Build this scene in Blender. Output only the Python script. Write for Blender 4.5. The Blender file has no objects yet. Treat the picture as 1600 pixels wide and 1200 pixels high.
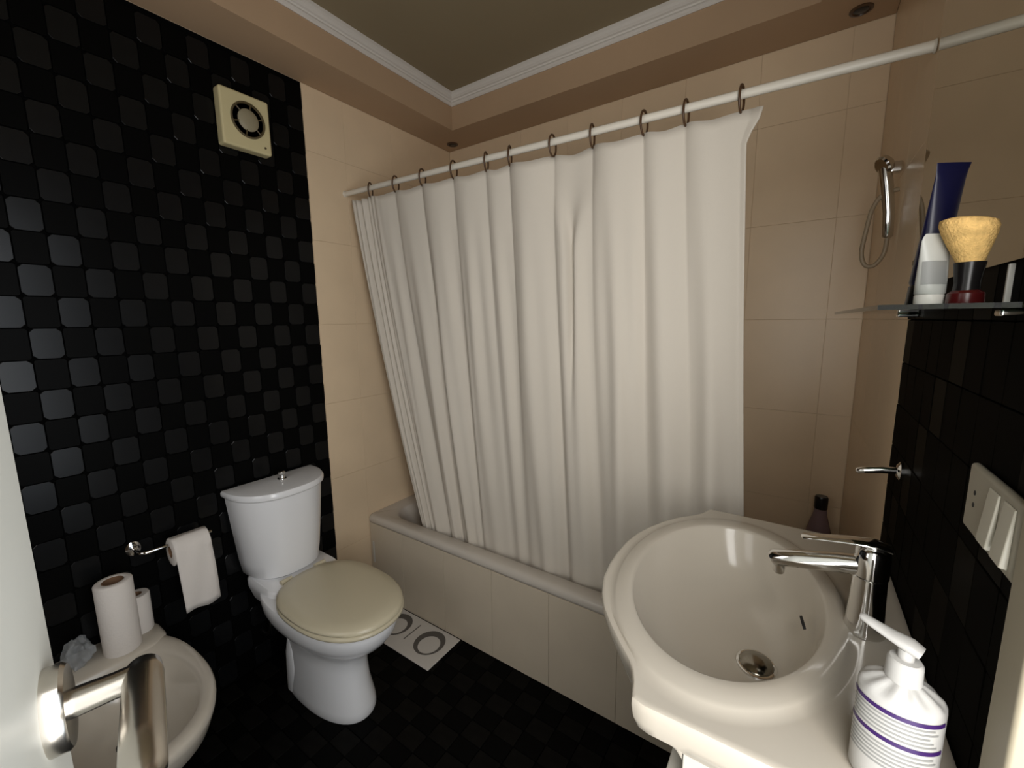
import bpy, bmesh, math, random
from mathutils import Vector, Matrix
random.seed(7)
sc = bpy.context.scene
col = sc.collection
PI = math.pi

# ------------------------------------------------------------------ camera, world, light, exposure
F_PX = 657.12
CAM = Vector((1.6845, 0.0, 1.35))
RIGHT = Vector((0.82745, 0.56144, -0.01060))
UP = Vector((-0.07433, 0.12823, 0.98896))
BACK = Vector((0.55660, -0.81752, 0.14784))
cd = bpy.data.cameras.new('camera')
cd.sensor_fit = 'HORIZONTAL'; cd.sensor_width = 36.0
cd.lens = F_PX / 1600 * 36.0
cd.clip_start = 0.005; cd.clip_end = 50
cam = bpy.data.objects.new('camera', cd); col.objects.link(cam)
cam.matrix_world = Matrix(((RIGHT.x, UP.x, BACK.x, CAM.x), (RIGHT.y, UP.y, BACK.y, CAM.y),
                           (RIGHT.z, UP.z, BACK.z, CAM.z), (0, 0, 0, 1)))
sc.camera = cam

wd = bpy.data.worlds.new('world'); sc.world = wd; wd.use_nodes = True
wb = wd.node_tree.nodes['Background']
wb.inputs[0].default_value = (0.80, 0.88, 1.0, 1); wb.inputs[1].default_value = 0.25

# daylight that reaches the room through the open doorway in the right wall
ld = bpy.data.lights.new('doorway_daylight', 'AREA')
ld.shape = 'RECTANGLE'; ld.size = 0.40; ld.size_y = 1.30
ld.energy = 13.0; ld.color = (1.0, 0.985, 0.955)
lo = bpy.data.objects.new('doorway_daylight', ld); col.objects.link(lo)
lo.location = (1.880, 0.07, 1.30)
lo.rotation_euler = (PI/2, 0, PI/2 - math.radians(55))
# cooler daylight from further down the hall, seen through the same doorway
hdl = bpy.data.lights.new('hall_daylight', 'AREA')
hdl.shape = 'RECTANGLE'; hdl.size = 0.34; hdl.size_y = 1.55
hdl.energy = 4.5; hdl.color = (0.78, 0.88, 1.0)
hdo = bpy.data.objects.new('hall_daylight', hdl); col.objects.link(hdo)
hdo.location = (2.12, 0.33, 1.15)
hdo.rotation_euler = (PI/2, 0, PI/2)
# fill light from an added, unseen window in the near wall, left of the door
wdl = bpy.data.lights.new('window_fill_light', 'AREA')
wdl.shape = 'RECTANGLE'; wdl.size = 0.66; wdl.size_y = 0.96
wdl.energy = 3.2; wdl.color = (1.0, 0.985, 0.955)
wdo = bpy.data.objects.new('window_fill_light', wdl); col.objects.link(wdo)
wdo.location = (0.82, -0.575, 1.45)
wdo.rotation_euler = (PI/2, 0, PI)

sc.view_settings.view_transform = 'Standard'
sc.view_settings.look = 'None'
sc.view_settings.gamma = 1.0
sc.view_settings.use_curve_mapping = False
sc.view_settings.exposure = -0.06

# ------------------------------------------------------------------ room dimensions
W, B = 1.8595, 1.8833          # mirror wall x, tub back wall y
YN = -0.60                     # near wall y
YB = 1.029                     # end of the black mosaic on the left wall
ZS = 2.282                     # soffit underside
SD = 0.194                     # soffit depth
ZC = 2.437                     # ceiling
TF, ZR = 1.2114, 0.417         # tub front, tub rim height
YM = 1.126                     # mirror / black tile edge on the right wall
ZK = 0.879                     # washbasin top
CASE = 0.50                    # door casing edge

# ------------------------------------------------------------------ materials
def mat(name, color, rough=0.5, metal=0.0, spec=0.5, var=0.0, scale=20.0, bump=0.0, bscale=80.0, coat=0.0,
        trans=0.0, ior=1.45, alpha=1.0, sheen=0.0, subsurf=0.0):
    m = bpy.data.materials.new(name); m.use_nodes = True
    nt = m.node_tree; b = nt.nodes['Principled BSDF']
    b.inputs['Base Color'].default_value = (*color, 1)
    b.inputs['Roughness'].default_value = rough
    b.inputs['Metallic'].default_value = metal
    b.inputs['Specular IOR Level'].default_value = spec
    b.inputs['Coat Weight'].default_value = coat
    b.inputs['Coat Roughness'].default_value = 0.08
    b.inputs['Transmission Weight'].default_value = trans
    b.inputs['IOR'].default_value = ior
    b.inputs['Alpha'].default_value = alpha
    b.inputs['Sheen Weight'].default_value = sheen
    b.inputs['Subsurface Weight'].default_value = subsurf
    if var or bump:
        tc = nt.nodes.new('ShaderNodeTexCoord')
    if var:
        n = nt.nodes.new('ShaderNodeTexNoise'); n.inputs['Scale'].default_value = scale
        n.inputs['Detail'].default_value = 4
        nt.links.new(tc.outputs['Object'], n.inputs['Vector'])
        r = nt.nodes.new('ShaderNodeValToRGB')
        r.color_ramp.elements[0].position = 0.3; r.color_ramp.elements[1].position = 0.7
        r.color_ramp.elements[0].color = (*[c * (1 - var) for c in color], 1)
        r.color_ramp.elements[1].color = (*[min(1, c * (1 + var)) for c in color], 1)
        nt.links.new(n.outputs['Fac'], r.inputs['Fac'])
        nt.links.new(r.outputs['Color'], b.inputs['Base Color'])
    if bump:
        n2 = nt.nodes.new('ShaderNodeTexNoise'); n2.inputs['Scale'].default_value = bscale
        nt.links.new(tc.outputs['Object'], n2.inputs['Vector'])
        bp = nt.nodes.new('ShaderNodeBump'); bp.inputs['Strength'].default_value = bump
        bp.inputs['Distance'].default_value = 0.002
        nt.links.new(n2.outputs['Fac'], bp.inputs['Height'])
        nt.links.new(bp.outputs['Normal'], b.inputs['Normal'])
    return m

M = {}
M['beige'] = mat('beige_tile', (0.77, 0.60, 0.41), 0.34, var=0.03, scale=6)
M['beige_grout'] = mat('beige_grout', (0.74, 0.575, 0.39), 0.8)
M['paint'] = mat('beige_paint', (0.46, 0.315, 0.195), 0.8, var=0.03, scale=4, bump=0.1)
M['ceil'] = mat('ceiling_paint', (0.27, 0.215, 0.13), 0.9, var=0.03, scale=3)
M['crown'] = mat('crown_white', (0.66, 0.62, 0.57), 0.6)
M['black_grout'] = mat('black_grout', (0.003, 0.003, 0.003), 0.9, spec=0.0)
M['tile_dark'] = mat('mosaic_black', (0.0022, 0.0022, 0.0021), 0.40, spec=0.05)
M['tile_light'] = mat('mosaic_charcoal', (0.0045, 0.0047, 0.005), 0.27, spec=0.30, var=0.15, scale=30)
M['floor_dark'] = mat('floor_mosaic_black', (0.0025, 0.0024, 0.0022), 0.5, spec=0.04)
M['tile_brown'] = mat('mosaic_brown_black', (0.0045, 0.0036, 0.0022), 0.5, spec=0.02)
M['tile_soot'] = mat('mosaic_soot_black', (0.0028, 0.0024, 0.0016), 0.55, spec=0.01)
M['floor_light'] = mat('floor_mosaic_charcoal', (0.0048, 0.0044, 0.0038), 0.5, spec=0.06, var=0.3, scale=30)
M['ceramic'] = mat('white_ceramic', (0.80, 0.80, 0.81), 0.16, spec=0.5, coat=0.2)
M['basin'] = mat('warm_white_ceramic', (0.52, 0.47, 0.395), 0.16, spec=0.5, coat=0.15)
M['seat'] = mat('cream_plastic', (0.56, 0.50, 0.36), 0.30)
M['chrome'] = mat('chrome', (0.72, 0.71, 0.69), 0.10, metal=1.0)
M['chrome_soft'] = mat('satin_chrome', (0.62, 0.58, 0.52), 0.24, metal=1.0)
M['chrome_dark'] = mat('tarnished_chrome', (0.28, 0.26, 0.22), 0.18, metal=1.0)
M['dark_metal'] = mat('dark_metal', (0.05, 0.045, 0.04), 0.35, metal=0.8)
M['bronze'] = mat('brown_plastic', (0.075, 0.038, 0.018), 0.35)
M['rod'] = mat('white_rod', (0.72, 0.67, 0.58), 0.35)
def cloth():
    m = mat('white_cloth', (0.70, 0.64, 0.555), 0.9, spec=0.1, bump=0.15, bscale=600, sheen=0.1)
    nt = m.node_tree; b = nt.nodes['Principled BSDF']; out = nt.nodes['Material Output']
    t = nt.nodes.new('ShaderNodeBsdfTranslucent'); t.inputs[0].default_value = (0.74, 0.70, 0.65, 1)
    mx = nt.nodes.new('ShaderNodeMixShader'); mx.inputs[0].default_value = 0.12
    nt.links.new(b.outputs[0], mx.inputs[1]); nt.links.new(t.outputs[0], mx.inputs[2])
    nt.links.new(mx.outputs[0], out.inputs['Surface'])
    return m
M['cloth'] = cloth()
M['tub'] = mat('tub_enamel', (0.56, 0.51, 0.45), 0.25, coat=0.1)
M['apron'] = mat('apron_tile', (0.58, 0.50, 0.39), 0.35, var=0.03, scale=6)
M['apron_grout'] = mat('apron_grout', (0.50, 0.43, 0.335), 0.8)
M['door'] = mat('door_paint', (0.68, 0.68, 0.62), 0.45, bump=0.05)
M['fan'] = mat('yellowed_plastic', (0.62, 0.54, 0.31), 0.4)
M['fan_dark'] = mat('fan_duct', (0.10, 0.075, 0.035), 0.5)
M['fan_mid'] = mat('fan_hub', (0.30, 0.26, 0.17), 0.5)
M['paper'] = mat('tissue_paper', (0.74, 0.69, 0.64), 0.95, spec=0.05, bump=0.3, bscale=150)
M['card'] = mat('cardboard', (0.20, 0.11, 0.06), 0.9)
M['mat'] = mat('mat_white', (0.60, 0.57, 0.53), 0.7)
M['mat_print'] = mat('mat_print', (0.11, 0.10, 0.09), 0.7)
M['mirror'] = mat('mirror_silver', (0.42, 0.40, 0.34), 0.02, metal=1.0)
M['glass'] = mat('shelf_glass', (0.06, 0.10, 0.08), 0.03, spec=0.25, trans=1.0, ior=1.15)
M['navy'] = mat('navy_plastic', (0.006, 0.006, 0.030), 0.30)
M['white_pl'] = mat('white_plastic', (0.60, 0.58, 0.53), 0.30)
M['bottle_white'] = mat('bottle_white', (0.45, 0.44, 0.42), 0.30)
M['grey_tube'] = mat('pale_grey_tube', (0.46, 0.46, 0.43), 0.35)
M['grey_print'] = mat('grey_print', (0.24, 0.24, 0.23), 0.5)
M['bristle'] = mat('bristle', (0.72, 0.46, 0.17), 0.9, spec=0.1, var=0.2, scale=120, bump=0.6, bscale=500)
M['black_pl'] = mat('black_plastic', (0.008, 0.007, 0.007), 0.25)
M['red_pl'] = mat('dark_red_plastic', (0.06, 0.006, 0.006), 0.25)
M['purple'] = mat('purple_print', (0.035, 0.010, 0.09), 0.4)
M['switch'] = mat('switch_plate', (0.36, 0.33, 0.26), 0.35)
M['switch_l'] = mat('switch_rocker', (0.56, 0.53, 0.44), 0.25)
M['hole'] = mat('dark_hole', (0.01, 0.01, 0.01), 0.7)
M['trim'] = mat('casing_paint', (0.33, 0.29, 0.21), 0.5)
M['wrap'] = mat('clear_wrap', (0.45, 0.47, 0.48), 0.2, alpha=0.40)
M['bot_dark'] = mat('dark_violet_plastic', (0.03, 0.012, 0.05), 0.25)
M['bot_body'] = mat('violet_tinted_plastic', (0.22, 0.15, 0.16), 0.25)
M['cabinet'] = mat('cabinet_white', (0.66, 0.63, 0.56), 0.4)
M['hose'] = mat('beige_hose', (0.30, 0.23, 0.15), 0.4)

# ------------------------------------------------------------------ mesh helpers
def mesh_obj(name, verts, faces, m, parent=None, smooth=False, bevel=0.0, seg=2, loc=None):
    me = bpy.data.meshes.new(name); me.from_pydata([tuple(v) for v in verts], [], faces); me.update()
    bm = bmesh.new(); bm.from_mesh(me); bmesh.ops.recalc_face_normals(bm, faces=bm.faces)
    bm.to_mesh(me); bm.free()
    return link(name, me, m, parent, smooth, bevel, seg)

def link(name, me, m, parent=None, smooth=False, bevel=0.0, seg=2):
    o = bpy.data.objects.new(name, me); col.objects.link(o)
    if m is not None and not me.materials: me.materials.append(m)
    if smooth: me.polygons.foreach_set('use_smooth', [True] * len(me.polygons))
    if bevel:
        md = o.modifiers.new('bevel', 'BEVEL'); md.width = bevel; md.segments = seg
        md.limit_method = 'ANGLE'; md.angle_limit = math.radians(40)
        me.polygons.foreach_set('use_smooth', [True] * len(me.polygons))
        wn = o.modifiers.new('wn', 'WEIGHTED_NORMAL'); wn.keep_sharp = False
    if parent is not None: o.parent = parent
    return o

def boxv(x0, x1, y0, y1, z0, z1):
    v = [(x, y, z) for x in (x0, x1) for y in (y0, y1) for z in (z0, z1)]
    f = [(0, 1, 3, 2), (4, 6, 7, 5), (0, 4, 5, 1), (2, 3, 7, 6), (0, 2, 6, 4), (1, 5, 7, 3)]
    return v, f

def box(name, x0, x1, y0, y1, z0, z1, m, parent=None, bevel=0.0, seg=2):
    v, f = boxv(x0, x1, y0, y1, z0, z1)
    return mesh_obj(name, v, f, m, parent, bevel=bevel, seg=seg)

def loft(name, rings, m, parent=None, cap0=True, cap1=True, smooth=True, closed=True):
    n = len(rings[0]); v = [p for r in rings for p in r]; f = []
    for i in range(len(rings) - 1):
        for j in range(n if closed else n - 1):
            k = (j + 1) % n
            f.append((i*n + j, i*n + k, (i+1)*n + k, (i+1)*n + j))
    if cap0: f.append(tuple(range(n))[::-1])
    if cap1: f.append(tuple((len(rings)-1)*n + j for j in range(n)))
    return mesh_obj(name, v, f, m, parent, smooth=smooth)

def auto_smooth(o, deg=40):
    me = o.data
    me.set_sharp_from_angle(angle=math.radians(deg))
    return o

def ring(cx, cy, z, rx, ry, n=32, p=2.0):
    out = []
    for i in range(n):
        a = 2 * PI * i / n
        c, s = math.cos(a), math.sin(a)
        out.append((cx + rx * math.copysign(abs(c) ** (2/p), c), cy + ry * math.copysign(abs(s) ** (2/p), s), z))
    return out

def lathe(name, cx, cy, prof, m, parent=None, n=32, sx=1.0, sy=1.0, cap0=True, cap1=True):
    return auto_smooth(loft(name, [ring(cx, cy, z, r*sx, r*sy, n) for r, z in prof], m, parent, cap0, cap1))

def frame(t):
    t = t.normalized(); a = Vector((0, 0, 1)) if abs(t.z) < 0.9 else Vector((1, 0, 0))
    u = t.cross(a).normalized(); return u, t.cross(u).normalized()

def tube(name, pts, r, m, parent=None, n=12, ru=None, closed=False, caps=True):
    """sweep a round (or oval) section along points; r is a number or a list"""
    pts = [Vector(p) for p in pts]; rings = []
    N = len(pts); u = None
    for i, p in enumerate(pts):
        if closed: t = pts[(i+1) % N] - pts[i-1]
        else: t = pts[min(i+1, N-1)] - pts[max(i-1, 0)]
        t.normalize()
        if u is None: u, w = frame(t)
        else:
            u = (u - t * u.dot(t)).normalized(); w = t.cross(u).normalized()
        rr = r[i] if isinstance(r, (list, tuple)) else r
        r2 = rr if ru is None else (ru[i] if isinstance(ru, (list, tuple)) else ru)
        rings.append([tuple(p + u * rr * math.cos(2*PI*k/n) + w * r2 * math.sin(2*PI*k/n)) for k in range(n)])
    if closed:
        rings.append(rings[0]); return loft(name, rings, m, parent, False, False)
    return auto_smooth(loft(name, rings, m, parent, caps, caps), 50)

def disc_along(name, c, axis, prof, m, parent=None, n=32, stretch=None):
    """lathe about an arbitrary axis: prof = (radius, distance along axis); stretch scales the section in world z"""
    axis = Vector(axis).normalized(); u, w = frame(axis); c = Vector(c); rings = []
    for r, d in prof:
        rg = []
        for k in range(n):
            q = u * r * math.cos(2*PI*k/n) + w * r * math.sin(2*PI*k/n)
            if stretch: q.z *= stretch
            rg.append(tuple(c + axis * d + q))
        rings.append(rg)
    return auto_smooth(loft(name, rings, m, parent))

def empty(name, loc=(0, 0, 0)):
    o = bpy.data.objects.new(name, None); col.objects.link(o); o.location = loc; o.empty_display_size = 0.05
    return o

def tag(o, label=None, cat=None, group=None, kind=None):
    if label: o['label'] = label
    if cat: o['category'] = cat
    if group: o['group'] = group
    if kind: o['kind'] = kind
    return o

def adopt(root):
    """children were modelled in world coordinates: keep them there under a root that is not at the origin"""
    inv = Matrix.Translation(-root.location)
    for c in root.children:
        c.matrix_parent_inverse = inv

def visible_area(pts):
    """rough on-screen size of a quad, 0 when out of frame"""
    q = []
    for p in pts:
        d = Vector(p) - CAM; z = -d.dot(BACK)
        if z < 0.05: return 0
        q.append((800 + F_PX * d.dot(RIGHT) / z, 600 - F_PX * d.dot(UP) / z))
    cx = sum(a for a, b in q) / 4; cy = sum(b for a, b in q) / 4
    if not (-30 < cx < 1630 and -30 < cy < 1230): return 0
    s = 0
    for i in range(4):
        s += q[i][0] * q[(i+1) % 4][1] - q[(i+1) % 4][0] * q[i][1]
    return abs(s) / 2

# ------------------------------------------------------------------ tile fields
def tile_mesh(name, a, b, h, m, cut=0.10, inset=0.025):
    """cushion tile lying in local xy with its face to +z: octagon foot, smaller octagon face"""
    def octo(a, b, z, c):
        return [(a-c, -b, z), (a, -b+c, z), (a, b-c, z), (a-c, b, z), (-a+c, b, z), (-a, b-c, z), (-a, -b+c, z), (-a+c, -b, z)]
    s = min(a, b)
    e = s*inset
    v = octo(a, b, 0, s*cut) + octo(a-e*0.3, b-e*0.3, h*0.8, s*cut*1.1) + octo(a-e, b-e, h, s*cut*1.2)
    f = []
    for r in range(2):
        for j in range(8):
            k = (j+1) % 8; f.append((r*8+j, r*8+k, (r+1)*8+k, (r+1)*8+j))
    f.append(tuple(range(16, 24)))
    me = bpy.data.meshes.new(name); me.from_pydata(v, [], f); me.update(); me.materials.append(m)
    me.polygons.foreach_set('use_smooth', [True] * len(me.polygons))
    me.set_sharp_from_angle(angle=math.radians(12))
    return me

def flat_tile_mesh(name, a, b, h, m, ch=0.0005):
    v = [(-a, -b, 0), (a, -b, 0), (a, b, 0), (-a, b, 0), (-a, -b, h-ch), (a, -b, h-ch), (a, b, h-ch), (-a, b, h-ch),
         (-a+ch, -b+ch, h), (a-ch, -b+ch, h), (a-ch, b-ch, h), (-a+ch, b-ch, h)]
    f = [(8, 9, 10, 11)]
    for r in range(2):
        for j in range(4):
            k = (j+1) % 4; f.append((r*4+j, r*4+k, (r+1)*4+k, (r+1)*4+j))
    me = bpy.data.meshes.new(name); me.from_pydata(v, [], f); me.update(); me.materials.append(m)
    return me

ROT = {'x+': Matrix(((0, 0, 1), (1, 0, 0), (0, 1, 0))),      # local xy -> world yz, face to +x
       'x-': Matrix(((0, 0, -1), (-1, 0, 0), (0, 1, 0))),
       'y-': Matrix(((1, 0, 0), (0, 0, -1), (0, 1, 0))),
       'z+': Matrix.Identity(3)}

def tile_matrix(face, c, tilt=0.0):
    R = ROT[face].to_4x4()
    if tilt:
        R = R @ Matrix.Rotation(random.uniform(-tilt, tilt), 4, 'X') @ Matrix.Rotation(random.uniform(-tilt, tilt), 4, 'Y')
    return Matrix.Translation(c) @ R

def mosaic(parent, face, cells, tilt, limit=290, name='tile'):
    """cells: list of (centre, mesh, corner points); the largest on screen become tiles, the rest one stuff part"""
    cells = sorted(cells, key=lambda c: -visible_area(c[2]))
    rest_v, rest_f, rest_m, mats = [], [], [], []
    for i, (c, me, q) in enumerate(cells):
        mw = tile_matrix(face, c, tilt)
        if i < limit and visible_area(q) > 0:
            o = bpy.data.objects.new(name, me); col.objects.link(o); o.parent = parent; o.matrix_local = mw
        else:
            n0 = len(rest_v)
            rest_v += [tuple(mw @ v.co) for v in me.vertices]
            if me.materials[0] not in mats: mats.append(me.materials[0])
            mi = mats.index(me.materials[0])
            for p in me.polygons:
                rest_f.append(tuple(n0 + k for k in p.vertices)); rest_m.append(mi)
    if rest_v:
        me = bpy.data.meshes.new('tile_field'); me.from_pydata(rest_v, [], rest_f); me.update()
        for m in mats: me.materials.append(m)
        me.polygons.foreach_set('material_index', rest_m)
        o = bpy.data.objects.new('tile_field', me); col.objects.link(o); o.parent = parent; o['kind'] = 'stuff'

def panels(parent, face, xs, zs, off, m, gap=0.0006, h=0.0030, name='wall_tile'):
    """large wall tiles between the joint positions xs and zs; off = coordinate of the wall face"""
    cache = {}
    for i in range(len(xs) - 1):
        for j in range(len(zs) - 1):
            a = (xs[i+1] - xs[i] - gap) / 2; b = (zs[j+1] - zs[j] - gap) / 2
            k = (round(a, 4), round(b, 4))
            if k not in cache: cache[k] = flat_tile_mesh(name, a, b, h, m)
            u = (xs[i] + xs[i+1]) / 2; w = (zs[j] + zs[j+1]) / 2
            c = (off, u, w) if face[0] == 'x' else (u, off, w)
            o = bpy.data.objects.new(name, cache[k]); col.objects.link(o); o.parent = parent
            o.matrix_local = tile_matrix(face, c)

def struct(o, label, cat):
    return tag(o, label, cat, kind='structure')

# ------------------------------------------------------------------ room shell
T = 0.0040    # thickness of tiles on walls: wall bodies stand this far behind the tile face
floor = struct(box('floor', -0.12, W+0.9, YN-0.1, B+0.12, -0.1, -0.004, M['black_grout']),
               'black mosaic floor with small dark rounded tiles', 'floor')
fx, fy = 0.085, 0.064
fd = tile_mesh('floor_tile', fx/2-0.001, fy/2-0.001, 0.004, M['floor_dark'])
fl = tile_mesh('floor_tile', fx/2-0.001, fy/2-0.001, 0.004, M['floor_light'])
cells = []
for i in range(int(W / fx) + 1):
    for j in range(int((TF - YN) / fy)):
        x = 0.676 - 8*fx + fx*i + 0.05; y = TF - fy/2 - fy*j
        if x + fx/2 > W - 0.002 or x - fx/2 < 0: continue
        q = [(x-fx/2, y-fy/2, 0), (x+fx/2, y-fy/2, 0), (x+fx/2, y+fy/2, 0), (x-fx/2, y+fy/2, 0)]
        cells.append(((x, y, -0.004), fl if (i + j) % 2 == 0 else fd, q))
mosaic(floor, 'z+', cells, 0.006, 290, 'floor_tile')

wl = struct(box('wall_left', -0.12, -T, YN-0.1, B+0.12, 0, ZC+0.1, M['beige_grout']),
            'left wall of black mosaic ending in a strip of beige tile', 'wall')
box('mosaic_backing', -T, -0.0030, YN, YB, 0.0, ZS, M['black_grout'], wl)
ty, tz = 0.0632, 0.0836
td = tile_mesh('tile', ty/2-0.0006, tz/2-0.0006, 0.0042, M['tile_dark'])
ts = tile_mesh('tile', ty/2-0.0003, tz/2-0.0003, 0.0042, M['tile_soot'], cut=0.04)
tb = tile_mesh('tile', ty/2-0.0006, tz/2-0.0006, 0.0042, M['tile_brown'], cut=0.04)
tl = tile_mesh('tile', ty/2-0.0012, tz/2-0.0012, 0.0035, M['tile_light'], cut=0.26)
cells = []
for i in range(-12, 14):
    for j in range(-10, 17):
        y = 0.1758 + ty*i; z = 0.885 + tz*j
        if y - ty/2 < YN: continue
        q = [(0, y-ty/2, z-tz/2), (0, y+ty/2, z-tz/2), (0, y+ty/2, z+tz/2), (0, y-ty/2, z+tz/2)]
        cells.append(((-0.0030, y, z), tl if (i + j) % 2 == 0 else td, q))
mosaic(wl, 'x+', cells, 0.014, 290, 'tile')
ZJ = [0.0, 0.310, 0.655, 1.0, 1.345, 1.69, 2.035, ZS]
panels(wl, 'x+', [YB+0.001, 1.211, 1.469, 1.727, B-0.001], ZJ, -T, M['beige'])

wb_ = struct(box('wall_back', -0.12, W+0.12, B+T, B+0.12, 0, ZC+0.1, M['beige_grout']),
             'beige tiled wall behind the bathtub', 'wall')
panels(wb_, 'y-', [0.0, 0.212, 0.470, 0.728, 0.986, 1.244, 1.502, 1.760, W], ZJ, B+T, M['beige'])

# right wall: doorway between y = -0.12 and CASE
DY0, DY1, DZ = -0.125, 0.455, 2.02
v, f = [], []
def addbox(*a):
    bv, bf = boxv(*a); n0 = len(v); v.extend(bv); f.extend(tuple(n0 + k for k in q) for q in bf)
addbox(W+T, W+0.12, DY1, B+0.12, 0, ZC+0.1)
addbox(W+T, W+0.12, YN-0.1, DY0, 0, ZC+0.1)
addbox(W+T, W+0.12, DY0, DY1, DZ, ZC+0.1)
wr = struct(mesh_obj('wall_right', v, f, M['beige_grout']),
            'right wall with black mosaic below the mirror and a beige tiled end', 'wall')
panels(wr, 'x-', [YM+0.001, 1.369, 1.627, B-0.001], ZJ, W+T, M['beige'])
box('mosaic_backing', W+0.0030, W+T, CASE, YM, 0.0, ZS, M['black_grout'], wr)
cells = []
for i in range(0, 10):
    for j in range(-10, 17):
        y = YM - ty/2 - ty*i; z = 0.885 + tz*j
        if y - ty/2 < CASE - 0.01: continue
        q = [(W, y-ty/2, z-tz/2), (W, y+ty/2, z-tz/2), (W, y+ty/2, z+tz/2), (W, y-ty/2, z+tz/2)]
        cells.append(((W+0.0030, y, z), tb if (i*7 + j*3) % 5 == 0 else ts, q))
mosaic(wr, 'x-', cells, 0.012, 150, 'tile')
wn = struct(box('wall_near', -0.12, W+0.12, YN-0.1, YN, 0, ZC+0.1, M['paint']),
            'plain beige wall behind the open door', 'wall')
wi = empty('fill_window_1', (0.82, YN, 0.95))  # unseen window added to carry the fill light
struct(wi, 'added unseen fill window with white frame in the wall behind the open door', 'window')
M['fill_glow'] = mat('fill_window_glow', (0.8, 0.82, 0.85), 0.6)
_b = M['fill_glow'].node_tree.nodes['Principled BSDF']; _b.inputs['Emission Color'].default_value = (1, 0.985, 0.955, 1); _b.inputs['Emission Strength'].default_value = 1.0
box('pane', 0.49, 1.15, YN+0.002, YN+0.010, 0.97, 1.93, M['fill_glow'], wi)  # pane glows as part of the added fill
for a in ((0.45, 0.49, 0.93, 1.97), (1.15, 1.19, 0.93, 1.97), (0.49, 1.15, 0.93, 0.97), (0.49, 1.15, 1.93, 1.97)):
    box('frame', a[0], a[1], YN+0.001, YN+0.022, a[2], a[3], M['crown'], wi, bevel=0.003)
adopt(wi)

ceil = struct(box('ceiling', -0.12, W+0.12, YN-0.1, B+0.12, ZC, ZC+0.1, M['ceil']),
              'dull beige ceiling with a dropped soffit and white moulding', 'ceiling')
# soffit ring
v, f = [], []
addbox(0, SD, YN, B, ZS, ZC)
addbox(SD, W, B-SD, B, ZS, ZC)
addbox(W-SD, W, YN, B-SD, ZS, ZC)
addbox(SD, W-SD, YN, YN+SD, ZS, ZC)
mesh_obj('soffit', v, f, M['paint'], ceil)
# crown moulding: two rounded white bands with a groove, mitred at the corners
prof = [(0.0, 2.388), (0.006, 2.386), (0.011, 2.391), (0.013, 2.398), (0.010, 2.405), (0.013, 2.409), (0.020, 2.411),
        (0.027, 2.417), (0.030, 2.426), (0.031, ZC), (0.0, ZC)]
rects = []
for d, z in prof:
    e = SD + d
    rects.append([(e, YN+e, z), (W-e, YN+e, z), (W-e, B-e, z), (e, B-e, z)])
crown = loft('crown_moulding', rects, M['crown'], ceil, False, False, smooth=False)

# ------------------------------------------------------------------ door casing and open door
cas = empty('trim_1', (W, DY1, 0))
struct(cas, 'cream door casing beside the black mosaic under the switch plate', 'trim')
box('casing_jamb', W-0.014, W+0.13, DY1, CASE, 0, DZ+0.05, M['trim'], cas, bevel=0.004)
box('casing_jamb', W-0.014, W+0.13, DY0-0.045, DY0, 0, DZ+0.05, M['trim'], cas, bevel=0.004)
box('casing_head', W-0.014, W+0.13, DY0, DY1, DZ, DZ+0.05, M['trim'], cas, bevel=0.004)
adopt(cas)

dn = Vector((0.259, 0.966, 0)).normalized(); dt = Vector((-0.966, 0.259, 0)).normalized()
E0 = Vector((1.290, 0.034, 0))                   # free edge of the leaf, room face
LEAF = 0.565
door = empty('door_1', (E0.x, E0.y, 0))
struct(door, 'pale grey painted door standing open with a chrome lever', 'door')
def dpt(a, nrm, z):                               # a = distance from the free edge towards the hinge
    return E0 - dt * a + dn * nrm + Vector((0, 0, z))
v = [dpt(a, nn, z) for a in (0, LEAF) for nn in (-0.032, 0) for z in (0.012, 2.0)]
mesh_obj('leaf', v, boxv(0, 1, 0, 1, 0, 1)[1], M['door'], door, bevel=0.0015)
hd = empty('door_handle', dpt(0.036, 0, 1.118)); hd.parent = door
HC = dpt(0.036, 0, 1.118)
disc_along('rose', HC, dn, [(0.0215, 0.0), (0.0215, 0.008), (0.020, 0.010), (0.012, 0.0105)], M['chrome_soft'], hd, stretch=1.25)
neck = tube('neck', [HC + dn*0.010, HC + dn*0.030, HC + dn*0.044], [0.0088, 0.0082, 0.0088], M['chrome_soft'], hd, n=20)
LV = [HC + dn*0.044 + dt*a for a in (0.010, 0.006, -0.004, -0.03, -0.06, -0.085, -0.092)]
tube('lever', LV, [0.006, 0.0098, 0.0108, 0.0108, 0.0108, 0.0104, 0.006], M['chrome_soft'], hd, n=24)
adopt(hd)
for c in hd.children: c.matrix_parent_inverse = Matrix.Translation(-HC)
for c in door.children:
    c.matrix_parent_inverse = Matrix.Translation(-door.location)

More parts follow.
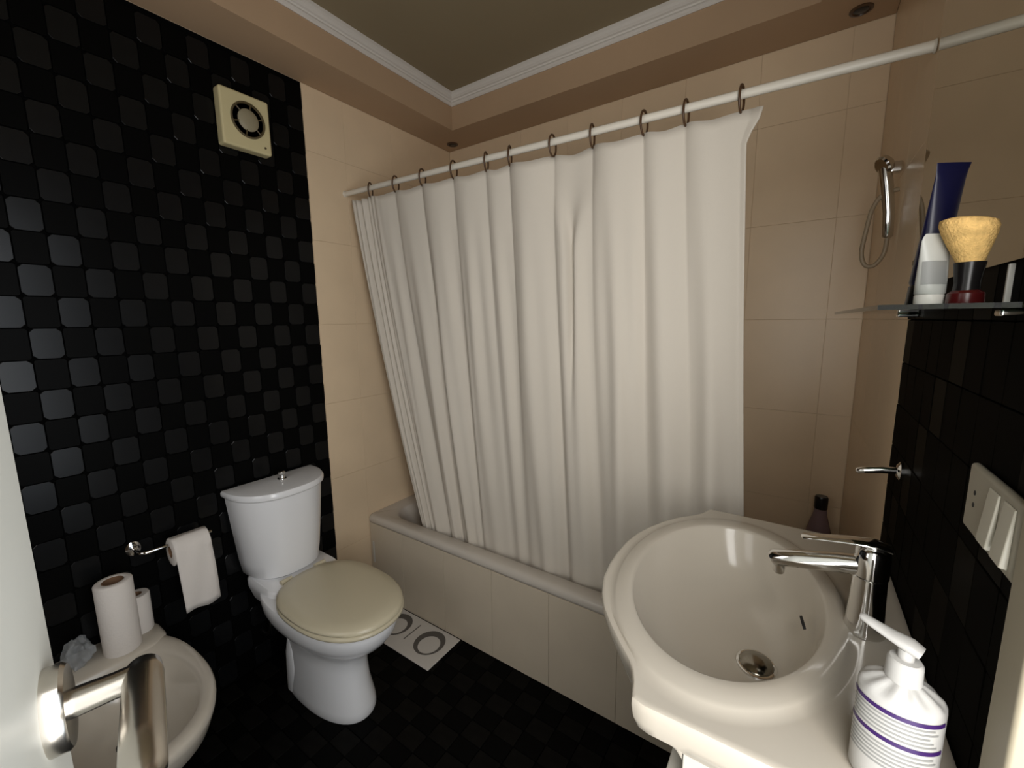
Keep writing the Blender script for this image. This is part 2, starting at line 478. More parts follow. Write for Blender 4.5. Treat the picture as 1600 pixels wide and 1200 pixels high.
# ------------------------------------------------------------------ extractor fan
fan = empty('extractor_fan', (0, 0.79, 2.043))
tag(fan, 'yellowed square extractor fan on the black mosaic wall below the soffit', 'fan')
fy0, fy1, fz0, fz1 = 0.712, 0.872, 1.952, 2.134
bd = box('housing', 0.0015, 0.045, fy0, fy1, fz0, fz1, M['fan'], fan, bevel=0.008, seg=3)
fc = (0.045, 0.797, 2.049)
disc_along('grille_ring', fc, (1, 0, 0), [(0.056, -0.004), (0.056, 0.003), (0.051, 0.004), (0.049, 0.0)], M['fan_dark'], fan, n=40, stretch=1.05)
disc_along('hub', fc, (1, 0, 0), [(0.034, 0.0), (0.034, 0.003), (0.029, 0.007), (0.010, 0.009)], M['fan_mid'], fan, n=32, stretch=1.05)
for k in range(6):
    a = 2*PI*k/6 + 0.3
    p0 = Vector(fc) + Vector((0.003, 0.030*math.cos(a), 0.031*math.sin(a)))
    p1 = Vector(fc) + Vector((0.003, 0.050*math.cos(a), 0.052*math.sin(a)))
    tube('spoke', [p0, p1], 0.0022, M['fan_dark'], fan, n=6)
disc_along('indicator', (0.045, 0.848, 1.974), (1, 0, 0), [(0.004, -0.001), (0.004, 0.001)], M['fan_dark'], fan, n=12)
adopt(fan)

# ------------------------------------------------------------------ recessed spots in the soffit
for (x, y, lab) in [(0.085, 1.812, 'small dark recessed spot in the soffit above the curtain rod near the beige left wall'),
                    (1.768, 1.800, 'small dark recessed spot in the soffit beside the mirror wall')]:
    s = empty('recessed_spot', (x, y, ZS)); tag(s, lab, 'light', 'unlit soffit spots')
    disc_along('bezel', (x, y, ZS), (0, 0, -1), [(0.030, -0.001), (0.030, 0.003), (0.023, 0.005), (0.021, 0.0015)], M['bronze'], s, n=28)
    disc_along('lens', (x, y, ZS), (0, 0, -1), [(0.019, 0.001), (0.019, 0.003), (0.010, 0.005)], M['black_pl'], s, n=24)
    adopt(s)

# ------------------------------------------------------------------ bathtub
tubo = empty('bathtub', (W/2, TF, 0))
tag(tubo, 'built-in bathtub with pale enamel rim and beige tiled front', 'bathtub')
N = 48
def rrect(x0, x1, y0, y1, r, z, per=12):
    out = []
    for (cx, cy, a0) in [(x1-r, y1-r, 0), (x0+r, y1-r, PI/2), (x0+r, y0+r, PI), (x1-r, y0+r, 3*PI/2)]:
        for k in range(per):
            a = a0 + PI/2 * k / (per-1)
            out.append((cx + r*math.cos(a), cy + r*math.sin(a), z))
    return out
g = 0.002
rings = [rrect(g, W-g, TF+0.012, B-g, 0.004, ZR-0.040), rrect(g, W-g, TF+0.001, B-g, 0.004, ZR-0.036),
         rrect(g, W-g, TF-0.002, B-g, 0.004, ZR-0.024), rrect(g, W-g, TF, B-g, 0.006, ZR-0.010),
         rrect(g, W-g, TF+0.008, B-g, 0.008, ZR-0.002), rrect(g, W-g, TF+0.018, B-g, 0.010, ZR),
         rrect(0.075, W-0.09, TF+0.060, B-0.055, 0.10, ZR), rrect(0.085, W-0.10, TF+0.068, B-0.063, 0.10, ZR-0.006),
         rrect(0.10, W-0.12, TF+0.078, B-0.073, 0.11, ZR-0.06), rrect(0.16, W-0.20, TF+0.105, B-0.10, 0.12, 0.12),
         rrect(0.22, W-0.26, TF+0.14, B-0.13, 0.12, 0.075)]
auto_smooth(loft('tub_shell', rings, M['tub'], tubo, cap0=False), 60)
ap = box('apron', g, W-g, TF+0.0035, TF+0.05, 0.0, ZR-0.038, M['apron_grout'], tubo)
cache = {}
ax = [0.003, 0.234, 0.492, 0.750, 1.008, 1.266, 1.524, W-0.003]
for i in range(len(ax)-1):
    a = (ax[i+1]-ax[i]-0.0016)/2; bb = (ZR-0.038-0.002)/2
    k = round(a, 4)
    if k not in cache: cache[k] = flat_tile_mesh('apron_tile', a, bb, 0.003, M['apron'])
    o = bpy.data.objects.new('apron_tile', cache[k]); col.objects.link(o); o.parent = ap
    o.matrix_local = tile_matrix('y-', ((ax[i]+ax[i+1])/2, TF+0.0035, bb+0.001))
box('access_clip', 0.018, 0.030, TF-0.003, TF+0.001, 0.175, 0.285, M['white_pl'], tubo, bevel=0.002)
adopt(tubo)

# ------------------------------------------------------------------ curtain rod, rings, curtain
R0 = Vector((0.0, 1.197, 1.905)); R1 = Vector((W, 1.190, 1.860))
def rodp(x):
    return R0.lerp(R1, x / W)
rd = empty('curtain_rod', R0)
tag(rd, 'white shower curtain rod spanning above the bathtub', 'curtain rod')
tube('pole', [rodp(0.003), rodp(W/2), rodp(W-0.003)], 0.0088, M['rod'], rd, n=16, ru=0.0105)
disc_along('end_cap', rodp(0.0005), (1, 0, 0), [(0.0125, 0), (0.0125, 0.002), (0.0105, 0.004)], M['rod'], rd, n=20)
disc_along('end_cap', rodp(W-0.0005), (-1, 0, 0), [(0.0125, 0), (0.0125, 0.002), (0.0105, 0.004)], M['rod'], rd, n=20)
adopt(rd)
RX = [0.172, 0.327, 0.476, 0.632, 0.777, 0.873, 1.029, 1.157, 1.304, 1.409, 1.532]
yaw = [0.5, 0.25, 0.22, 0.15, 0.35, 0.35, 0.0, 0.12, -0.12, -0.08, -0.1]
ring_me = None
ORD = 'first second third fourth fifth sixth seventh eighth ninth tenth last'.split()
for x, a, nth in zip(RX, yaw, ORD):
    c = rodp(x) + Vector((0, 0, -0.010))
    if ring_me is None:
        pts = []
        for k in range(28):
            t = 2*PI*k/28
            pts.append((0, 0.0215*math.sin(t), 0.030*math.cos(t)))
        first = tube('curtain_ring', pts, 0.0030, M['bronze'], n=8, closed=True)
        ring_me = first.data; o = first
    else:
        o = bpy.data.objects.new('curtain_ring', ring_me); col.objects.link(o)
    o.location = c; o.rotation_euler = (0, 0, a)
    tag(o, nth + ' brown curtain ring along the white rod, counted from the beige strip beside the toilet', 'curtain ring', 'rings on the shower curtain rod')

def lerp(a, b, t): return a + (b - a) * t
def smooth01(t): t = max(0, min(1, t)); return t*t*(3-2*t)
KN = [0.054] + RX + [1.60]
segA = [0.7, 0.9, 0.7, 1.0, 0.8, 0.55, 1.15, 0.9, 1.0, 0.8, 0.9, 0.5]
NU, NV = 420, 64
verts, faces = [], []
for j in range(NV + 1):
    s = j / NV
    for i in range(NU + 1):
        u = i / NU
        xt = lerp(0.054, 1.545, u)
        # which fold
        k = 0
        while k < len(KN) - 2 and xt > KN[k+1]: k += 1
        ph = (xt - KN[k]) / (KN[k+1] - KN[k])
        zt = rodp(xt).z - 0.036 - 0.010 * math.sin(PI * ph) ** 2
        zb = 0.315
        z = lerp(zt, zb, s)
        xl = lerp(0.054, 0.285, s ** 1.15); xr = lerp(1.542, 1.612, s)
        # cloth between rings bulges towards the room, tight creases at the rings
        sharp = lerp(0.55, 1.0, smooth01(s * 1.3))
        skew = ph ** lerp(0.72, 0.9, s)
        bul = math.sin(PI * skew) ** (2 * sharp) if sharp > 0.7 else abs(math.sin(PI * skew)) ** (2 * sharp)
        A = lerp(0.020, 0.034, smooth01(s * 1.6)) * segA[k] * lerp(1.0, 0.75, smooth01((s - 0.6) * 2.5))
        y = -A * bul
        # extra finer folds, drifting down the cloth
        y += 0.0055 * math.sin(2*PI*(xt*8.3 + 0.35*s) + 1.0) * smooth01(s * 2)
        y += 0.0040 * math.sin(2*PI*(xt*17.0 - 0.5*s) + 0.4) * smooth01(s * 3) * (0.4 + 0.6*math.sin(6*xt + 2*s)**2)
        # V-shaped pinch between the two middle rings
        dv = (xt - 1.085); wv = 0.055 * (1 - smooth01(s / 0.18)) + 0.012
        y += 0.026 * math.exp(-(dv / wv) ** 2) * (1 - smooth01((s - 0.25) / 0.3))
        # pleated gather along the left edge
        le = math.exp(-((xt - 0.12) / 0.07) ** 2)
        y += 0.012 * le * math.sin(2*PI*xt*34 + s*2.0)
        yb = lerp(1.194, 1.318, smooth01(s * 0.9 + 0.05)) if s > 0 else 1.194
        yb = lerp(1.194, 1.325, s ** 1.1)
        x = xt + (xl - 0.054) * max(0.0, 1 - (xt - 0.054) / 0.62) ** 1.15 + (xr - 1.542) * smooth01((xt - 1.1) / 0.44)
        # loose flap at the top of the right edge
        if u > 0.97:
            x += 0.034 * (u - 0.97) / 0.03 * (1 - smooth01(s / 0.05))
        x += 0.005 * math.sin(2*PI*(xt*5.0) + 3*s) * smooth01(s*2)
        verts.append((x, yb + y, z))
for j in range(NV):
    for i in range(NU):
        a = j*(NU+1) + i
        faces.append((a, a+1, a+NU+2, a+NU+1))
cur = mesh_obj('shower_curtain', verts, faces, M['cloth'], smooth=True)
sd = cur.modifiers.new('thickness', 'SOLIDIFY'); sd.thickness = 0.0012
tag(cur, 'white shower curtain hanging in soft folds inside the bathtub rim', 'curtain')

# ------------------------------------------------------------------ toilet
to = empty('toilet', (0.30, 0.76, 0))
tag(to, 'white close-coupled toilet with cream seat and lid beside the bathtub', 'toilet')
YC = 0.764
def egg(xb, xf, b, z, yc=YC, n=56, p=2.25, kb=0.46):
    xm = xb + (xf - xb) * kb; out = []
    for i in range(n):
        a = 2*PI*i/n; c, s = math.cos(a), math.sin(a)
        ax_ = (xf - xm) if c > 0 else (xm - xb)
        pp = p if c > 0 else p + 0.5
        out.append((xm + ax_ * math.copysign(abs(c) ** (2/pp), c), yc + b * math.copysign(abs(s) ** (2/p), s), z))
    return out
rings = [egg(0.12, 0.545, 0.100, 0.0), egg(0.118, 0.549, 0.103, 0.012), egg(0.118, 0.546, 0.101, 0.035),
         egg(0.13, 0.528, 0.091, 0.10), egg(0.13, 0.522, 0.087, 0.17), egg(0.125, 0.530, 0.089, 0.215),
         egg(0.11, 0.550, 0.100, 0.245), egg(0.09, 0.590, 0.122, 0.275), egg(0.075, 0.628, 0.143, 0.305),
         egg(0.06, 0.652, 0.155, 0.335), egg(0.055, 0.664, 0.160, 0.365), egg(0.055, 0.667, 0.161, 0.388),
         egg(0.060, 0.664, 0.158, 0.394)]
auto_smooth(loft('bowl', rings, M['ceramic'], to), 60)
# side relief of the trapway on the pedestal
for sgn in (-1, 1):
    pts = [(0.235 - 0.006*k, YC + sgn*(0.090 - 0.003*k), z) for k, z in enumerate((0.012, 0.05, 0.10, 0.15, 0.20))]
    tube('trapway', pts, [0.011, 0.011, 0.010, 0.009, 0.004], M['ceramic'], to, n=20, ru=[0.036, 0.036, 0.033, 0.028, 0.014])
# deck joining bowl and tank
auto_smooth(loft('deck', [rrect(0.025, 0.235, YC-0.115, YC+0.115, 0.04, 0.33), rrect(0.020, 0.245, YC-0.132, YC+0.132, 0.045, 0.385),
                          rrect(0.020, 0.245, YC-0.132, YC+0.132, 0.045, 0.410), rrect(0.026, 0.238, YC-0.126, YC+0.126, 0.045, 0.418)],
                 M['ceramic'], to), 50)
def dring(hw, xback, xside, xfront, z, yc=0.763, n=32):
    out = [(xback, yc + hw, z), (xback, yc - hw, z)]
    for k in range(n + 1):
        t = -math.cos(PI * k / n)
        e = max(0.0, 1 - abs(t) ** 2.6) ** 0.5
        out.append((xside + (xfront - xside) * e, yc + hw * t, z))
    return out
tk = [(0.120, 0.030, 0.045, 0.170, 0.4185), (0.129, 0.022, 0.045, 0.185, 0.428), (0.137, 0.020, 0.048, 0.191, 0.48),
      (0.149, 0.020, 0.050, 0.198, 0.60), (0.160, 0.020, 0.052, 0.205, 0.725), (0.160, 0.020, 0.052, 0.205, 0.733)]
auto_smooth(loft('tank', [dring(a, b_, c_, d_, z) for a, b_, c_, d_, z in tk], M['ceramic'], to), 40)
tkl = [(0.163, 0.018, 0.050, 0.209, 0.7335), (0.169, 0.014, 0.052, 0.216, 0.740), (0.170, 0.014, 0.052, 0.217, 0.752),
       (0.166, 0.017, 0.050, 0.212, 0.760), (0.148, 0.030, 0.052, 0.190, 0.764)]
tl_ = auto_smooth(loft('tank_lid', [dring(a, b_, c_, d_, z) for a, b_, c_, d_, z in tkl], M['ceramic'], to), 40)
lathe('flush_button', 0.090, 0.775, [(0.017, 0.7635), (0.0165, 0.767), (0.011, 0.769), (0.010, 0.780), (0.0125, 0.783), (0.0125, 0.792), (0.009, 0.795)], M['chrome'], to, n=24)
SX0, SX1, SB = 0.205, 0.683, 0.168
seat_r = [egg(SX0+0.012, SX1-0.012, SB-0.010, 0.3945), egg(SX0+0.002, SX1-0.001, SB-0.001, 0.400), egg(SX0, SX1, SB, 0.407), egg(SX0+0.006, SX1-0.006, SB-0.005, 0.413),
          egg(SX0+0.07, SX1-0.07, SB-0.06, 0.413)]
auto_smooth(loft('seat', seat_r, M['seat'], to), 60)
lid_r = [egg(SX0+0.010, SX1-0.012, SB-0.008, 0.4135), egg(SX0+0.002, SX1-0.003, SB-0.001, 0.418), egg(SX0+0.001, SX1-0.004, SB-0.002, 0.425),
         egg(SX0+0.010, SX1-0.014, SB-0.012, 0.4325), egg(SX0+0.05, SX1-0.05, SB-0.045, 0.437), egg(SX0+0.12, SX1-0.12, SB-0.09, 0.4395), egg(SX0+0.2, SX1-0.2, SB-0.14, 0.4405)]
auto_smooth(loft('lid', lid_r, M['seat'], to), 70)
for s in (-1, 1):
    tube('hinge', [(0.205, YC + s*0.065 - 0.02, 0.423), (0.205, YC + s*0.065 + 0.02, 0.423)], 0.010, M['seat'], to, n=14)
tube('supply_hose', [(0.002, 0.690, 0.135), (0.03, 0.690, 0.135), (0.05, 0.695, 0.16), (0.055, 0.70, 0.25), (0.06, 0.705, 0.345)], 0.006, M['chrome_soft'], to, n=10)
adopt(to)

# ------------------------------------------------------------------ bidet
bi = empty('bidet', (0.30, 0.205, 0))
tag(bi, 'white oval ceramic bidet with hollow bowl behind the door handle', 'bidet')
BY = 0.212
def be(xb, xf, b, z): return egg(xb, xf, b, z, yc=BY, n=56, p=2.2, kb=0.5)
rings = [be(0.12, 0.46, 0.095, 0.0), be(0.12, 0.465, 0.098, 0.015), be(0.12, 0.45, 0.09, 0.10), be(0.10, 0.46, 0.10, 0.19),
         be(0.06, 0.52, 0.14, 0.27), be(0.035, 0.575, 0.170, 0.33), be(0.025, 0.595, 0.181, 0.375), be(0.025, 0.598, 0.182, 0.392),
         be(0.032, 0.590, 0.177, 0.400), be(0.050, 0.570, 0.163, 0.402), be(0.135, 0.555, 0.150, 0.398), be(0.145, 0.545, 0.142, 0.385),
         be(0.17, 0.51, 0.115, 0.32), be(0.21, 0.44, 0.075, 0.275), be(0.26, 0.36, 0.03, 0.262)]
auto_smooth(loft('bowl', rings, M['basin'], bi), 60)
auto_smooth(loft('tap_deck', [rrect(0.004, 0.150, BY-0.15, BY+0.15, 0.045, 0.34), rrect(0.003, 0.155, BY-0.157, BY+0.157, 0.05, 0.36),
                              rrect(0.003, 0.155, BY-0.157, BY+0.157, 0.05, 0.398), rrect(0.009, 0.148, BY-0.15, BY+0.15, 0.05, 0.405)], M['basin'], bi), 50)
lathe('drain', 0.305, BY, [(0.020, 0.259), (0.020, 0.265), (0.012, 0.2655)], M['dark_metal'], bi, n=20)
tube('overflow_hole', [(0.168, BY, 0.348), (0.176, BY, 0.346)], 0.014, M['hole'], bi, n=16)
adopt(bi)

# paper rolls on the bidet deck
def paper_roll(name, x, y, z0, z1, r, rc, label, n=40):
    o = empty(name, (x, y, z0)); tag(o, label, 'paper roll')
    prof = [(rc, z1-0.002), (rc*1.05, z1), (r*0.6, z1+0.0005), (r*0.93, z1-0.0005), (r, z1-0.004), (r, lerp(z0, z1, 0.5)), (r, z0+0.003), (r*0.95, z0), (rc, z0)]
    rg = [ring(x, y, z, rr, rr, n) for rr, z in prof]
    auto_smooth(loft('paper', rg, M['paper'], o, False, False), 50)
    rg = [ring(x, y, z, rr, rr, 28) for rr, z in [(rc, z0), (rc, z1), (rc-0.0015, z1), (rc-0.0015, z0+0.001)]]
    auto_smooth(loft('core', rg, M['card'], o, False, True), 50)
    adopt(o); return o
paper_roll('paper_towel_roll', 0.098, 0.272, 0.4055, 0.622, 0.043, 0.024, 'tall white paper roll standing on the bidet rim')
paper_roll('toilet_paper_roll', 0.046, 0.327, 0.4055, 0.528, 0.032, 0.014, 'shorter white paper roll standing half hidden behind the tall roll')
# crumpled clear wrapper
bm = bmesh.new(); bmesh.ops.create_icosphere(bm, subdivisions=3, radius=1.0)
rnd = random.Random(3)
for vtx in bm.verts:
    d = vtx.co.normalized()
    k = 1 + 0.30*math.sin(5*d.x + 3*d.z + 1) * math.cos(4*d.y - 2*d.z) + rnd.uniform(-0.16, 0.16)
    vtx.co = Vector((d.x*0.035*k, d.y*0.028*k, max(-0.030, d.z*0.042*k)))
me = bpy.data.meshes.new('plastic_wrapper'); bm.to_mesh(me); bm.free()
wrp = link('plastic_wrapper', me, M['wrap']); wrp.location = (0.072, 0.186, 0.436)
tag(wrp, 'crumpled clear plastic wrapper on the bidet next to the tall paper roll', 'wrapper')

# ------------------------------------------------------------------ wall paper holder with its roll
ho = empty('paper_holder', (0, 0.40, 0.655))
tag(ho, 'chrome paper holder arm on the black mosaic wall', 'paper holder')
disc_along('rosette', (0.001, 0.345, 0.657), (1, 0, 0), [(0.019, 0), (0.019, 0.006), (0.012, 0.010)], M['chrome'], ho, n=24, stretch=1.2)
tube('arm', [(0.008, 0.345, 0.657), (0.05, 0.345, 0.657), (0.062, 0.349, 0.656), (0.067, 0.36, 0.655), (0.067, 0.44, 0.652), (0.067, 0.535, 0.650)], 0.0055, M['chrome'], ho, n=12)
adopt(ho)
hr = empty('hanging_paper_roll', (0.067, 0.47, 0.65))
tag(hr, 'toilet paper roll on the chrome holder with its sheet hanging down', 'paper roll')
RC = Vector((0.067, 0.418, 0.628))
def yring(c, r, y, n=36, st=1.15):
    return [(c.x + r*math.cos(2*PI*k/n), y, c.z + st*r*math.sin(2*PI*k/n)) for k in range(n)]
rg = [yring(RC, 0.016, 0.418), yring(RC, 0.036, 0.4175), yring(RC, 0.040, 0.420), yring(RC, 0.040, 0.518), yring(RC, 0.036, 0.5205), yring(RC, 0.016, 0.520)]
auto_smooth(loft('paper', rg, M['paper'], hr, False, False), 50)
auto_smooth(loft('core', [yring(RC, 0.0165, 0.4178), yring(RC, 0.0165, 0.5202), yring(RC, 0.0145, 0.5202), yring(RC, 0.0145, 0.4178)], M['card'], hr, False, False), 50)
vs, fs = [], []
NS = 14
for j in range(NS + 1):
    if j < 5:
        a = PI/2 * (1 - j/4); x = RC.x + 0.041*math.cos(a); z = RC.z + 0.041*1.15*math.sin(a)
    else:
        t = (j-4)/(NS-4); x = RC.x + 0.041 + 0.004*math.sin(t*3); z = RC.z - t*0.205
    for i in range(9):
        y = 0.4195 + 0.099*i/8
        dz = 0.004*math.sin(i*0.9)*((j-4)/(NS-4))**4 if j > 4 else 0
        vs.append((x + 0.0018*math.sin(i*1.3 + j*0.5), y + (0.008*((j-4)/(NS-4)) if j > 4 else 0), z + dz))
for j in range(NS):
    for i in range(8):
        a = j*9 + i; fs.append((a, a+1, a+10, a+9))
sh = mesh_obj('loose_sheet', vs, fs, M['paper'], hr, smooth=True)
sh.modifiers.new('thickness', 'SOLIDIFY').thickness = 0.0012
adopt(hr)

# ------------------------------------------------------------------ printed mat by the tub
mt = empty('floor_mat', (0.38, 1.11, 0))
tag(mt, 'thin white mat printed with dark rings on the floor against the bathtub', 'mat')
box('mat_sheet', 0.175, 0.581, 1.014, 1.206, 0.0005, 0.0045, M['mat'], mt, bevel=0.0015)
def ringmark(cx, cy, r0, r1, sy, wob, a0=0, a1=2*PI):
    n = 40; vs, fs = [], []
    for k in range(n + 1):
        a = a0 + (a1 - a0) * k / n
        w = r1 + wob * (0.5 + 0.5*math.sin(a*1.0 - 0.6))
        vs += [(cx + r0*math.cos(a), cy + sy*r0*math.sin(a), 0.0049), (cx + w*math.cos(a), cy + sy*w*math.sin(a), 0.0049)]
    for k in range(n): fs.append((2*k, 2*k+1, 2*k+3, 2*k+2))
    mesh_obj('printed_ring', vs, fs, M['mat_print'], mt)
ringmark(0.490, 1.112, 0.046, 0.054, 1.05, 0.022)
ringmark(0.288, 1.112, 0.046, 0.054, 1.05, 0.022)
box('printed_line', 0.373, 0.378, 1.075, 1.175, 0.0040, 0.0049, M['mat_print'], mt)
adopt(mt)

# ------------------------------------------------------------------ washbasin on its cabinet
cb = empty('vanity_cabinet', (1.72, 0.785, 0))
tag(cb, 'white cabinet under the washbasin', 'cabinet')
box('side_panel', 1.600, W-0.004, 0.506, 0.520, 0.06, 0.796, M['cabinet'], cb, bevel=0.002)
box('side_panel', 1.600, W-0.004, 1.055, 1.069, 0.06, 0.796, M['cabinet'], cb, bevel=0.002)
box('base_panel', 1.590, W-0.004, 0.506, 1.069, 0.045, 0.060, M['cabinet'], cb)
box('front_rail', 1.576, 1.600, 0.506, 1.069, 0.715, 0.733, M['cabinet'], cb, bevel=0.002)
box('plinth', 1.62, W-0.004, 0.515, 1.06, 0.001, 0.045, M['cabinet'], cb)
for y0, y1 in ((0.506, 0.785), (0.790, 1.069)):
    d = box('door', 1.574, 1.590, y0, y1, 0.062, 0.712, M['cabinet'], cb, bevel=0.003)
    yk = y1 - 0.03 if y0 < 0.6 else y0 + 0.03
    disc_along('knob', (1.574, yk, 0.62), (-1, 0, 0), [(0.005, 0), (0.005, 0.010), (0.011, 0.014), (0.010, 0.020), (0.004, 0.022)], M['chrome'], d, n=18)
for c in cb.children:
    for g2 in c.children: g2.matrix_parent_inverse = Matrix.Identity(4)
adopt(cb)

bs = empty('washbasin', (1.70, 0.785, 0.80))
tag(bs, 'white ceramic washbasin with oval bowl and flat wings under the mirror', 'sink')
BC = Vector((1.606, 0.783))
out_pts = [(W-0.002, 0.468), (1.70, 0.468), (1.62, 0.467), (1.553, 0.465), (1.543, 0.470), (1.539, 0.485), (1.533, 0.505), (1.520, 0.526), (1.495, 0.553),
           (1.470, 0.582), (1.448, 0.612), (1.430, 0.648), (1.416, 0.690), (1.409, 0.735), (1.407, 0.786), (1.409, 0.838), (1.417, 0.884),
           (1.430, 0.926), (1.450, 0.972), (1.474, 1.012), (1.497, 1.040), (1.515, 1.062), (1.523, 1.080), (1.526, 1.096), (1.532, 1.104), (1.60, 1.106), (1.70, 1.106), (W-0.002, 1.106)]
def rayhit(a):
    d = Vector((math.cos(a), math.sin(a))); best = None
    n = len(out_pts)
    for i in range(n):
        p = Vector(out_pts[i]); q = Vector(out_pts[(i+1) % n]); e = q - p
        den = d.x*e.y - d.y*e.x
        if abs(den) < 1e-9: continue
        w = p - BC
        t = (w.x*e.y - w.y*e.x)/den; s = (w.x*d.y - w.y*d.x)/den
        if t > 0 and -1e-6 <= s <= 1+1e-6 and (best is None or t > best): best = t
    return best
angs = sorted([2*PI*k/150 for k in range(150)] + [math.atan2(p[1]-BC.y, p[0]-BC.x) % (2*PI) for p in (out_pts[0], out_pts[-1], out_pts[4], out_pts[24])])
rad = [rayhit(a) for a in angs]
def ell(a, ax_, ay_):                              # distance to an ellipse along direction a
    return 1/math.sqrt((math.cos(a)/ax_)**2 + (math.sin(a)/ay_)**2)
IA, IB = 0.148, 0.233
def oring(sub, z, lim=None):
    o = []
    for a, r in zip(angs, rad):
        rr = max(r - sub, 0.01)
        x = BC.x + rr*math.cos(a); y = BC.y + rr*math.sin(a)
        o.append((min(x, W-0.002), y, z))
    return o
def iring(k, z, dx=0.0, dy=0.0):
    return [(BC.x + dx + k*ell(a, IA, IB)*math.cos(a), BC.y + dy + k*ell(a, IA, IB)*math.sin(a), z) for a in angs]
def mixring(t, z):                                 # between bowl lip (0) and outline (1)
    o = []
    for a, r in zip(angs, rad):
        e = ell(a, IA, IB); rr = e + (r - e)*t
        o.append((min(BC.x + rr*math.cos(a), W-0.002), BC.y + rr*math.sin(a), z))
    return o
def bandring(k, z):                                # bowl surround: a scaled ellipse kept inside the outline
    o = []
    for a, r in zip(angs, rad):
        e = ell(a, IA, IB); rr = min(e*k, e + (r - e)*0.80)
        o.append((min(BC.x + rr*math.cos(a), W-0.004), BC.y + rr*math.sin(a), z))
    return o
def under(f_, z, zb):                                  # underside, drawn in towards the cabinet
    o = []
    for a, r in zip(angs, rad):
        x = BC.x + r*math.cos(a); y = BC.y + r*math.sin(a)
        x2 = max(x, 1.60) if f_ >= 1 else x + (max(x, 1.597) - x)*f_
        y2 = y + ((0.505 if y < BC.y else 1.07) - y)*f_ if (y < 0.505 or y > 1.07) else y
        k_ = smooth01((1.56 - x) / 0.09)
        o.append((min(x2, W-0.002), y2, lerp(z, zb, k_)))
    return o
rings = [under(1.0, 0.797, 0.738), under(0.93, 0.808, 0.744), under(0.72, 0.818, 0.758), under(0.42, 0.828, 0.790), under(0.14, 0.836, 0.826), under(0.04, 0.850, 0.850), oring(0.0, 0.866), oring(0.0, 0.8745), oring(0.0012, 0.8772), oring(0.004, 0.8785),
         mixring(0.90, 0.8785), bandring(1.27, 0.8775), bandring(1.215, 0.8778), bandring(1.185, 0.8815), bandring(1.16, 0.8838), bandring(1.06, 0.8850), iring(1.012, 0.8848), iring(0.997, 0.8835), iring(0.985, 0.8795),
         iring(0.965, 0.866), iring(0.92, 0.848, 0.003), iring(0.86, 0.820, 0.008), iring(0.74, 0.790, 0.016), iring(0.55, 0.769, 0.030),
         iring(0.36, 0.759, 0.044, -0.004), iring(0.17, 0.755, 0.056, -0.010)]
auto_smooth(loft('bowl', rings, M['basin'], bs, cap0=False), 38)
DX, DYY = BC.x+0.059, BC.y-0.011
lathe('drain', DX, DYY, [(0.031, 0.7535), (0.031, 0.7585), (0.027, 0.7595), (0.022, 0.757)], M['chrome'], bs, n=28, sy=1.1)
lathe('plug', DX, DYY, [(0.0255, 0.7575), (0.0255, 0.7610), (0.020, 0.7650), (0.010, 0.7675), (0.003, 0.768)], M['chrome_dark'], bs, n=24, sy=1.1)
tube('overflow_hole', [(1.724, 0.812, 0.836), (1.7275, 0.8125, 0.8375)], [0.017, 0.017], M['hole'], bs, n=18, ru=0.005)
adopt(bs)

# ------------------------------------------------------------------ mixer tap
FX, FY, FZ = 1.799, 0.778, 0.8786
ta = empty('mixer_tap', (FX, FY, FZ))
tag(ta, 'chrome single-lever mixer tap on the washbasin', 'tap')
lathe('column', FX, FY, [(0.0255, FZ), (0.0255, FZ+0.004), (0.0235, FZ+0.012), (0.0215, FZ+0.05), (0.0205, FZ+0.088), (0.0185, FZ+0.089)], M['chrome'], ta, n=36)
lathe('head', FX, FY, [(0.0185, FZ+0.089), (0.0215, FZ+0.091), (0.0215, FZ+0.120), (0.0205, FZ+0.130), (0.016, FZ+0.136), (0.008, FZ+0.138)], M['chrome'], ta, n=36)
sp = [(FX-0.006, FY, FZ+0.103), (FX-0.04, FY, FZ+0.098), (FX-0.09, FY, FZ+0.087), (FX-0.122, FY, FZ+0.079), (FX-0.1255, FY, FZ+0.077)]
tube('spout', sp, [0.014, 0.0135, 0.013, 0.013, 0.010], M['chrome'], ta, n=20, ru=[0.016, 0.0150, 0.0140, 0.0135, 0.010])
lathe('aerator', FX-0.114, FY, [(0.0075, FZ+0.056), (0.0085, FZ+0.058), (0.0085, FZ+0.076)], M['chrome'], ta, n=20)
hl = [(FX+0.020, FY, FZ+0.137), (FX, FY, FZ+0.141), (FX-0.03, FY, FZ+0.138), (FX-0.065, FY, FZ+0.132), (FX-0.085, FY, FZ+0.128), (FX-0.088, FY, FZ+0.1275)]
tube('lever', hl, [0.013, 0.0165, 0.013, 0.0105, 0.010, 0.006], M['chrome'], ta, n=18, ru=[0.004, 0.0055, 0.0042, 0.0036, 0.0034, 0.002])
adopt(ta)

